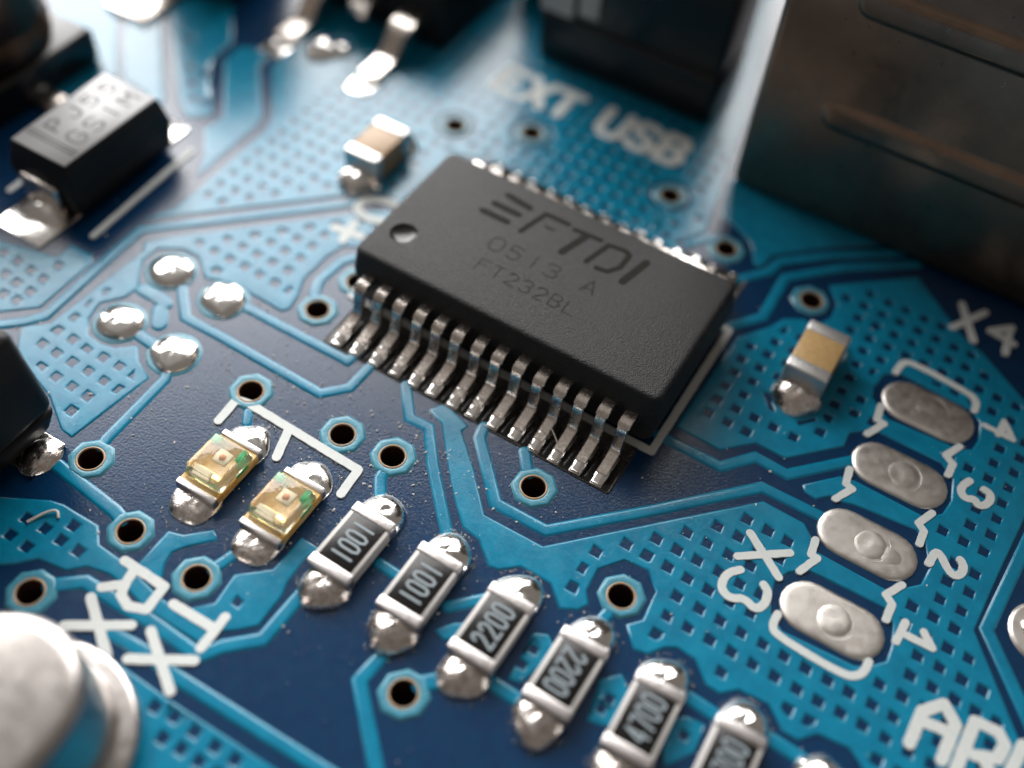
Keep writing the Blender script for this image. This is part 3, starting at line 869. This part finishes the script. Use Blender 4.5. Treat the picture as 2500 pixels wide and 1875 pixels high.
path = smooth_path([(-2.55, 1.24), (-2.86, 1.24), (-3.02, 1.22), (-3.12, 1.08), (-3.17, .62), (-3.26, .30), (-3.52, .20), (-3.85, .15), (-4.05, .12)])
lv, lf = ribbon(path, .163, .095)
lead_me = None
def solder_toe_mesh():
    vs, fs = [], []
    n, k = 12, 10
    # low wedge of solder running from the heel to the tip of the pad
    for j in range(k + 1):
        t = j / k
        y = -3.78 - .57 * t
        w = .165 + .03 * math.sin(math.pi * min(1, t * 1.2)) - .015 * t
        h = .235 * (1 - .72 * t ** 1.4) if t > .12 else .26
        for i in range(n + 1):
            a = math.pi * i / n
            x = -w * math.cos(a)
            z = .012 + (h - .012) * (math.sin(a) ** .55)
            vs.append((x, y, z))
    m = n + 1
    for j in range(k):
        for i in range(n):
            a = j * m + i
            fs.append((a, a + 1, a + 1 + m, a + m))
    fs.append(tuple(range(m)))
    fs.append(tuple(k * m + i for i in range(m))[::-1])
    return vs, fs
tv, tf = solder_toe_mesh()
lead0 = toe0 = None
for side in (1, -1):
    for i in range(14):
        x = -4.225 + .65 * i
        if lead0 is None:
            o = lead0 = mesh_obj('leg', lv, lf, 'lead', chip, sharp=35)
            t = toe0 = mesh_obj('solder_toe', tv, tf, 'solder', o)
        else:
            o = lead0.copy(); link(o, chip)
            t = toe0.copy(); link(t, o)
        o.location = (x + rnd.uniform(-.012, .012), 0, 0)
        o.rotation_euler = (math.radians(rnd.uniform(-.5, .5)), 0, (0 if side == 1 else math.pi) + math.radians(rnd.uniform(-.5, .5)))
        s = rnd.uniform(.9, 1.12)
        if side == -1:
            o.scale = (1, 1.09, 1)
        t.scale = (rnd.uniform(.95, 1.12), 1, s)
        # pad
        yy = -3.78 if side == 1 else 3.78
        p = box('pad', 'pad_tin', o, -.17, .17, -4.38, -3.25, .008, .034, bev=.008, seg=1)

# ------------------------------------------------------------------ chip resistors
def resistor(x, y, text, flip, label):
    t = thing('chip_resistor', (x + rnd.uniform(-.02, .02), y + rnd.uniform(-.03, .03), 0), label, 'resistor', 'chip resistors in the slanting row', math.radians(rnd.uniform(-1.6, 1.6)))
    W, L, H = .60, 1.0, .50
    box('body', 'ceramic', t, -W, W, -L, L, .06, H, bev=.03)
    for s in (-1, 1):
        y0, y1 = (L - .30, L + .03) if s > 0 else (-L - .03, -L + .30)
        box('end_cap', 'terminal', t, -W - .02, W + .02, y0, y1, .05, H + .035, bev=.06, seg=3)
    c = box('coating', 'resistor_coat', t, -W + .11, W - .11, -L + .27, L - .27, H - .03, H + .028, bev=.025, seg=2)
    z = H + .028
    n_ = len(text)
    adv = .30
    s = -1 if flip else 1
    org = (s * .30, -s * (adv * (n_ - 1) / 2 + .09))
    flat_text('printed_digit', text, org, (0, s * adv), (0, s * .19), (-s * .56, 0), .066, z, 'resistor_ink', c, h=.012)
    for sgn in (-1, 1):
        dome('solder_joint', 'solder' if sgn > 0 else 'solder_dull', t, rnd.uniform(-.02, .02), sgn * (L + .12), .65, .74, rnd.uniform(.38, .46) if sgn > 0 else rnd.uniform(.32, .42), 0.005, 34, 12, rnd.uniform(.6, .75), .06, ex=rnd.uniform(2.2, 2.7))
    return t
RX = 2.13
rl = [
 ('1001', 0, 'chip resistor marked 1001 right beside the amber light-emitting diodes'),
 ('1001', 0, 'chip resistor marked 1001, second resistor from the amber light-emitting diodes'),
 ('2200', 0, 'chip resistor marked 2200 in the middle, number reading upwards'),
 ('2200', 1, 'chip resistor marked 2200 with its number upside down'),
 ('4700', 0, 'chip resistor marked 4700, second from the lower edge, whole number in view'),
 ('4700', 0, 'chip resistor cut by the lower edge of the picture'),
]
for i, (tx, fl, lb) in enumerate(rl):
    resistor(.09 + 2.032 * i, -9.02, tx, fl, lb)

# last solder joint of the row, at the bottom edge
t = thing('solder_lump', (12.28, -8.05, 0), 'lumpy solder joint at the bottom edge beside the last resistor', 'solder joint')
dome('solder_mound', 'solder', t, 0, 0, .62, .7, .42, 0.005)
dome('solder_bead', 'solder', t, -.45, .15, .25, .25, .3, 0.005)
dome('solder_bead', 'solder', t, .42, .25, .25, .28, .28, 0.005)

# ------------------------------------------------------------------ light-emitting diodes
def led(x, y, label):
    t = thing('light_emitting_diode', (x, y, 0), label, 'LED', 'pair of amber light-emitting diodes')
    W, L = .61, .95
    b = box('base', 'led_base', t, -W, W, -L, L, .06, .36, bev=.02)
    for s in (-1, 1):
        y0, y1 = (L - .16, L + .03) if s > 0 else (-L - .03, -L + .16)
        box('terminal', 'terminal', t, -W - .01, W + .01, y0, y1, .05, .40, bev=.03, seg=2)
    box('contact', 'led_gold', t, -.50, .50, -.74, -.28, .345, .372, bev=.008, seg=1)
    box('contact', 'led_cup', t, -.42, .12, -.46, -.30, .36, .42, bev=.03, seg=2)
    box('contact', 'led_gold', t, -.50, .50, .34, .72, .345, .372, bev=.008, seg=1)
    box('contact', 'led_cup', t, -.20, .20, -.02, .36, .345, .40, bev=.02, seg=1)
    dome('die', 'led_die', t, 0, .16, .10, .10, .10, .395, 14, 5)
    box('green_mark', 'led_green', t, -.52, -.28, .34, .60, .62, .635, bev=.004, seg=1)
    box('green_mark', 'led_green', t, .36, .46, .20, .56, .60, .615, bev=.004, seg=1)
    box('green_mark', 'led_green', t, .607, .614, -.05, .40, .30, .42, bev=.001, seg=1)
    box('lens', 'led_resin', t, -W + .005, W - .005, -.66, .66, .374, .80, bev=.05, seg=3, taper=.09)
    for sgn in (-1, 1):
        dome('solder_joint', 'solder' if sgn > 0 else 'solder_dull', t, rnd.uniform(-.03, .03), sgn * (L + .05), .66, .70, .26 if sgn > 0 else .22, 0.005, 34, 12, .62, .04, ex=2.5)
    return t
led(-4.14, -9.0, 'amber light-emitting diode with green marks, the left one of the pair')
led(-2.06, -9.04, 'amber light-emitting diode with green marks, next to the first resistor')

# ------------------------------------------------------------------ ceramic capacitors
def capacitor(x, y, label, pale, rot=0.0, near='solder_dull'):
    t = thing('ceramic_capacitor', (x, y, 0), label, 'capacitor', 'tan ceramic capacitors', rot)
    W, L, H = .61, 1.0, 1.0
    box('body', 'cap_body_pale' if pale else 'cap_body', t, -W, W, -L + .05, L - .05, .05, H, bev=.05)
    for s in (-1, 1):
        y0, y1 = (L - .45, L) if s > 0 else (-L, -L + .45)
        box('end_cap', 'cap_terminal', t, -W - .025, W + .025, y0, y1, .04, H + .03, bev=.08, seg=3)
        dome('solder_joint', 'solder' if s > 0 else near, t, 0, s * (L + .08), .74, .74, .52, 0.005, 34, 12, .75, .04, ex=2.4)
    return t
capacitor(-7.70, 3.05, 'pale tan capacitor with white ends behind the chip corner', True, near='solder')
capacitor(7.64, 2.95, 'tan capacitor with silver ends between the chip and the header pads', False)

# ------------------------------------------------------------------ diode
d = thing('rectifier_diode', (-14.68, -2.3, 0), 'black diode with white top printed PJ55 GS1M at the upper left', 'diode')
bm = box_bm(-1.30, 1.30, -2.15, 2.15, .25, 1.2, bev=.06, taper_bottom=.12)
db = bm_obj('body', bm, 'black_body', d)
box('upper_body', 'black_body', db, -1.30, 1.30, -2.15, 2.15, 1.19, 2.12, bev=.05, taper=.2)
pr = box('white_print', 'diode_print', d, -1.06, 1.06, -1.92, 1.92, 2.10, 2.135, bev=.01, seg=1)
z = 2.135
for y in (-1.42, -1.27):
    box('band_line', 'ink', pr, -1.0, .95, y - .03, y + .03, z - .003, z + .002, bev=0)
flat_text('printed_character', 'PJ55', (-.20, -.95), (0, .72), (0, .42), (-.52, 0), .075, z, 'ink', pr, h=.002)
flat_text('printed_character', 'GS1M', (.72, -1.0), (0, .72), (0, .45), (-.60, 0), .075, z, 'ink', pr, h=.002)
for s in (-1, 1):
    bm = box_bm(-.72, .72, 2.10, 2.32, .06, 1.25, bev=.07)
    if s < 0:
        bmesh.ops.rotate(bm, verts=bm.verts[:], cent=(0, 0, 0), matrix=Matrix.Rotation(math.pi, 3, 'Z'))
    bm_obj('lead', bm, 'lead', d)
    bm = box_bm(-.95, .95, 1.7, 3.1 if s > 0 else 3.55, .005, .07, bev=.03)
    if s < 0:
        bmesh.ops.rotate(bm, verts=bm.verts[:], cent=(0, 0, 0), matrix=Matrix.Rotation(math.pi, 3, 'Z'))
    bm_obj('solder_pad', bm, 'solder', d)
    dome('solder_joint', 'solder', d, 0, s * 2.3, .8, .6, .4, .03, 26, 8, 1.1, .04)

# ------------------------------------------------------------------ crystal can
c = thing('crystal_can', (-2.95, -16.75, 0), 'shiny silver crystal can with a flange at the lower left', 'crystal')
def stad_v(r, L, n=20):
    # long axis along -v, round end at the origin
    pts = [(r * math.cos(math.pi * i / n), r * math.sin(math.pi * i / n)) for i in range(n + 1)]
    pts += [(r * math.cos(math.pi + math.pi * i / n), -L + r * math.sin(math.pi + math.pi * i / n)) for i in range(n + 1)]
    return pts
v, f = plate([stad_v(1.5, 6)], [], [(0, 3.15), (.12, 3.135), (.24, 3.08), (.33, 2.97), (.37, 2.82), (.38, .75), (.42, .62), (.5, .56)])
mesh_obj('can', v, f, 'can_metal', c)
v, f = plate([stad_v(2.25, 6)], [], [(0, .56), (.1, .54), (.16, .47), (.16, .3), (.1, .2), (0, .15)])
mesh_obj('flange', v, f, 'can_metal', c)

# ------------------------------------------------------------------ black moulded part at the left edge
b = thing('black_moulded_part', (-10.55, -12.3, 0), 'tall black moulded component at the left edge with a silver tab', 'component')
lo = bm_obj('lower_body', box_bm(-2.2, 2.2, -2.2, 2.15, .15, 1.05, bev=.2, seg=3, taper_bottom=.28), 'black_body', b)
bm_obj('upper_body', box_bm(-2.2, 2.2, -2.2, 2.15, 1.04, 4.1, bev=.3, seg=4, taper=.16), 'black_body', b)
box('tab', 'solder_dull', b, 1.5, 2.55, .55, 1.75, .02, .13, bev=.05)
dome('solder_joint', 'solder_dull', b, 2.2, 1.15, .55, .62, .25, .01, 24, 8, .8)

# ------------------------------------------------------------------ USB socket
u = thing('usb_socket', (9.0, 9.0, 0), 'dark steel USB socket shell with pressed ribs at the upper right', 'connector')
def rib_face():
    pass
XL, XR, ZT = -6.65, 6.0, 11.2
bm = box_bm(XL, XR, 0, 16, .05, ZT, bev=.28, seg=4)
sh = bm_obj('shell', bm, 'usb_metal', u)
def rib(x0, x1, zc, r, depth):
    # half-round bead pressed outwards from the near face
    vs, fs = [], []
    n, k = 10, 24
    prof = []
    L = 30
    path_ = [(x0 + r + (x1 - x0 - 2 * r) * i / L) for i in range(L + 1)]
    outer = stadium((x0 + x1) / 2, zc, (x1 - x0) / 2 - r, r, 14)
    v_, f_ = plate([outer], [], [(-r * .55, 1.0), (-r * .42, .96), (-r * .28, .8), (-r * .12, .45), (-r * .04, .12), (.06, 0.0), (.12, -.02)])
    vs = [(a, -.001 - c_ * depth, b_) for a, b_, c_ in v_]
    return mesh_obj('pressed_rib', vs, f_, 'usb_metal', sh)
rib(-4.55, 5.2, 4.0, .46, .17)
rib(-4.65, 5.2, 7.78, .46, .17)
box('mounting_leg', 'usb_metal', u, XL + .1, XL + .5, 2.5, 4.5, -1.2, .2, bev=.05)

# ------------------------------------------------------------------ EXT USB pin header with its jumper
h = thing('pin_header', (-2.9, 12.3, 0), 'black pin header base beside the words EXT USB', 'pin header')
box('base', 'black_plastic', h, -3.45, 3.45, -1.27, 1.27, .05, 2.05, bev=.18, seg=2)
for i in range(3):
    box('pin', 'lead', h, -2.54 + 2.3 * i - .32, -2.54 + 2.3 * i + .32, -.32, .32, -1.4, 2.0, bev=.08)
j = thing('jumper_cap', (-2.9, 12.3, 2.06), 'tall black jumper cap pushed onto the pin header', 'jumper')
box('cap', 'black_plastic', j, -3.43, 3.43, -1.25, 1.25, 0.0, 6.4, bev=.12, seg=2)
box('metal_clip', 'ceramic', j, -3.42, -2.15, -1.36, -1.2, .06, 4.2, bev=.05, seg=2)
box('metal_clip', 'ceramic', j, -1.95, -1.2, -1.36, -1.2, .35, 4.2, bev=.05, seg=2)

# ------------------------------------------------------------------ block added out of view behind the header to shade the board
shade_blk = thing('unseen_shade_block', (-5.75, 14.0, 0), 'unseen black block added behind the pin header to shade the board', 'light blocker')
box('block_body', 'black_plastic', shade_blk, -3.1, 3.1, 0, 10, .05, 10.8, bev=.3, seg=3)
box('block_end', 'black_plastic', shade_blk, -3.1, 3.1, 10.0, 13.2, .05, 9.6, bev=.2, seg=2)

# ------------------------------------------------------------------ voltage regulator
g = thing('voltage_regulator', (-12.4, 9.2, 0), 'black voltage regulator with tin legs at the top edge', 'regulator')
gb = box('body', 'black_body', g, -3.2, 3.2, 0, 6.0, .1, 2.3, bev=.08, taper=.14)
def dleg(x, y_end, short=False):
    pp = smooth_path([(.3, 1.0), (-.75, 1.0), (-1.1, .75), (-1.6, .2), (-2.0, .12), (y_end, .12)]) if not short else smooth_path([(.3, 1.0), (-.5, 1.0), (-.9, 1.0)])
    vs, fs = ribbon(pp, .38, .2)
    o = mesh_obj('leg', vs, fs, 'lead', g, sharp=35)
    o.location = (x, 0, 0)
    return o
dleg(-1.75, -2.9); dleg(0.1, 0, True); dleg(1.95, -2.9)
for x in (-1.75, 1.95):
    box('solder_pad', 'solder', g, x - .48, x + .48, -3.75, -2.2, .01, .06, bev=.025)
    dome('solder_joint', 'solder', g, x, -2.7, .5, .7, .22, .03)
s_ = thing('solder_lump', (-12.75, 6.75, 0), 'blurred bright solder joint between the legs of the regulator', 'solder joint')
dome('solder_mound', 'solder', s_, 0, 0, .62, .7, .4, .01)
dome('solder_bead', 'solder', s_, .55, .35, .4, .4, .3, .01)

# ------------------------------------------------------------------ aluminium capacitors at the far left
def can_capacitor(x, y, label, r=2.5, base_h=1.3, with_base=True, m='can_metal', top=5.55, tab=(.45, .42), rotz=0.0):
    t = thing('aluminium_capacitor', (x, y, 0), label, 'capacitor', 'aluminium can capacitors', rotz)
    n = 48
    if with_base:
        q = r + .12
        pts = [(-q + .8, -q), (q - .8, -q), (q, -q + .8), (q, q), (-q, q), (-q, -q + .8)]
        v_, f_ = plate([pts], [], [(-.12, base_h), (-.04, base_h - .05), (0, base_h - .15), (0, .12), (-.06, .06)])
        mesh_obj('base', v_, f_, 'black_plastic', t)
        for s in (-1, 1):
            box('tab', 'lead', t, s * (q - .17 + tab[0]) - tab[0], s * (q - .17 + tab[0]) + tab[0], -tab[1], tab[1], .03, .2, bev=.05)
    z0 = base_h - .05 if with_base else .3
    prof = [(r - .35, z0), (r - .12, z0 + .05), (r, z0 + .25), (r, z0 + .8), (r - .12, z0 + 1.0), (r - .12, z0 + 1.15), (r, z0 + 1.35), (r, z0 + top - .35), (r - .1, z0 + top - .1), (r - .35, z0 + top), (.01, z0 + top)]
    vs, fs = [], []
    for rr, z_ in prof:
        vs += [(rr * math.cos(6.28318 * i / n), rr * math.sin(6.28318 * i / n), z_) for i in range(n)]
    for k_ in range(len(prof) - 1):
        for i in range(n):
            a_, b_ = k_ * n + i, k_ * n + (i + 1) % n
            fs.append((a_, b_, b_ + n, a_ + n))
    mesh_obj('can', vs, fs, m, t)
    return t
can_capacitor(-21.3, -.8, 'dark round capacitor can on a black base in the upper left corner', m='can_dark')
can_capacitor(-19.7, 9.4, 'capacitor beyond the top edge, only its silver tab showing left of the regulator', r=2.6, tab=(1.35, .95), rotz=math.pi / 2)

# ------------------------------------------------------------------ dust and a stray fibre
vs, fs = [], []
dr = random.Random(3)
for i in range(900):
    if dr.random() < .65:
        x, y = dr.gauss(-1.5, 3.2), dr.gauss(-6.3, 1.8)
    else:
        x, y = dr.uniform(-14, 14), dr.uniform(-13, 6)
    if (-4.9 < x < 4.9 and -4.4 < y < 4.6) or any((x - a) ** 2 + (y - b) ** 2 < .2 for a, b in VIAS):
        continue
    r = .012 + .028 * dr.random() ** 3
    z = .012 + (HC if True else 0)
    k = len(vs)
    a0 = dr.random() * 6
    st_ = dr.uniform(.6, 1.8)
    ca, sa = math.cos(a0), math.sin(a0)
    for j_ in range(5):
        a_ = 6.283 * j_ / 5
        px_, py_ = r * st_ * math.cos(a_), r * math.sin(a_) * dr.uniform(.7, 1.2)
        vs.append((x + px_ * ca - py_ * sa, y + px_ * sa + py_ * ca, z * .3))
    vs.append((x, y, z + r * .8))
    for j_ in range(5):
        fs.append((k + j_, k + (j_ + 1) % 5, k + 5))
du = mesh_obj('dust', vs, fs, 'dust')
du['kind'] = 'stuff'
du['label'] = 'fine pale dust specks scattered over the board'
du['category'] = 'dust'

# beads of flux left round the solder of the resistor row
vs, fs = [], []
fr_ = random.Random(11)
spots = [(.09 + 2.032 * i, -9.02, .65) for i in range(6)] + [(-4.14, -9.0, .66), (-2.06, -9.04, .66)]
for (x, y, w) in spots:
    for k_ in range(34):
        sg = 1 if fr_.random() < .65 else -1
        a_ = fr_.uniform(.15, 2.9)
        rr_ = fr_.uniform(1.04, 1.16)
        px_, py_ = x + w * rr_ * math.cos(a_), y + sg * (1.12 + .74 * rr_ * math.sin(a_))
        r = fr_.uniform(.015, .045)
        k = len(vs)
        for z_, q_ in ((.0, 1.0), (.6, .8), (.95, .35)):
            for j_ in range(7):
                b_ = 6.283 * j_ / 7
                vs.append((px_ + r * q_ * math.cos(b_), py_ + r * q_ * math.sin(b_), .004 + r * z_))
        for l_ in range(2):
            for j_ in range(7):
                p_, q2 = k + l_ * 7 + j_, k + l_ * 7 + (j_ + 1) % 7
                fs.append((p_, q2, q2 + 7, p_ + 7))
        fs.append(tuple(k + 14 + j_ for j_ in range(7)))
fx = mesh_obj('flux_residue', vs, fs, 'flux')
fx['kind'] = 'stuff'
fx['label'] = 'tiny glassy beads of flux round the solder joints'
fx['category'] = 'flux'

def fibre(pts, r, label):
    P = smooth_path(pts, 2)
    vs, fs = [], []
    n = 6
    for i, p in enumerate(P):
        d_ = P[min(i + 1, len(P) - 1)] - P[max(i - 1, 0)]
        d_ = d_ / np.linalg.norm(d_)
        a_ = np.cross(d_, (0, 0, 1)); a_ = a_ / (np.linalg.norm(a_) + 1e-9)
        b_ = np.cross(d_, a_)
        for k in range(n):
            t_ = 6.283 * k / n
            q = p + (a_ * math.cos(t_) + b_ * math.sin(t_)) * r
            vs.append(tuple(q))
    for i in range(len(P) - 1):
        for k in range(n):
            a, b = i * n + k, i * n + (k + 1) % n
            fs.append((a, b, b + n, a + n))
    o = mesh_obj('fibre', vs, fs, 'fibre')
    o['label'] = label
    o['category'] = 'fibre'
    return o
fibre([(2.35, -3.2, .5), (2.65, -3.35, .35), (2.9, -3.55, .2), (2.95, -3.75, .06)], .018, 'thin brownish fibre caught between the chip legs')
fibre([(-7.15, -12.75, .06), (-6.95, -12.3, .1), (-6.75, -12.1, .12), (-6.6, -12.25, .07)], .035, 'curled pale fibre on the board at the left')
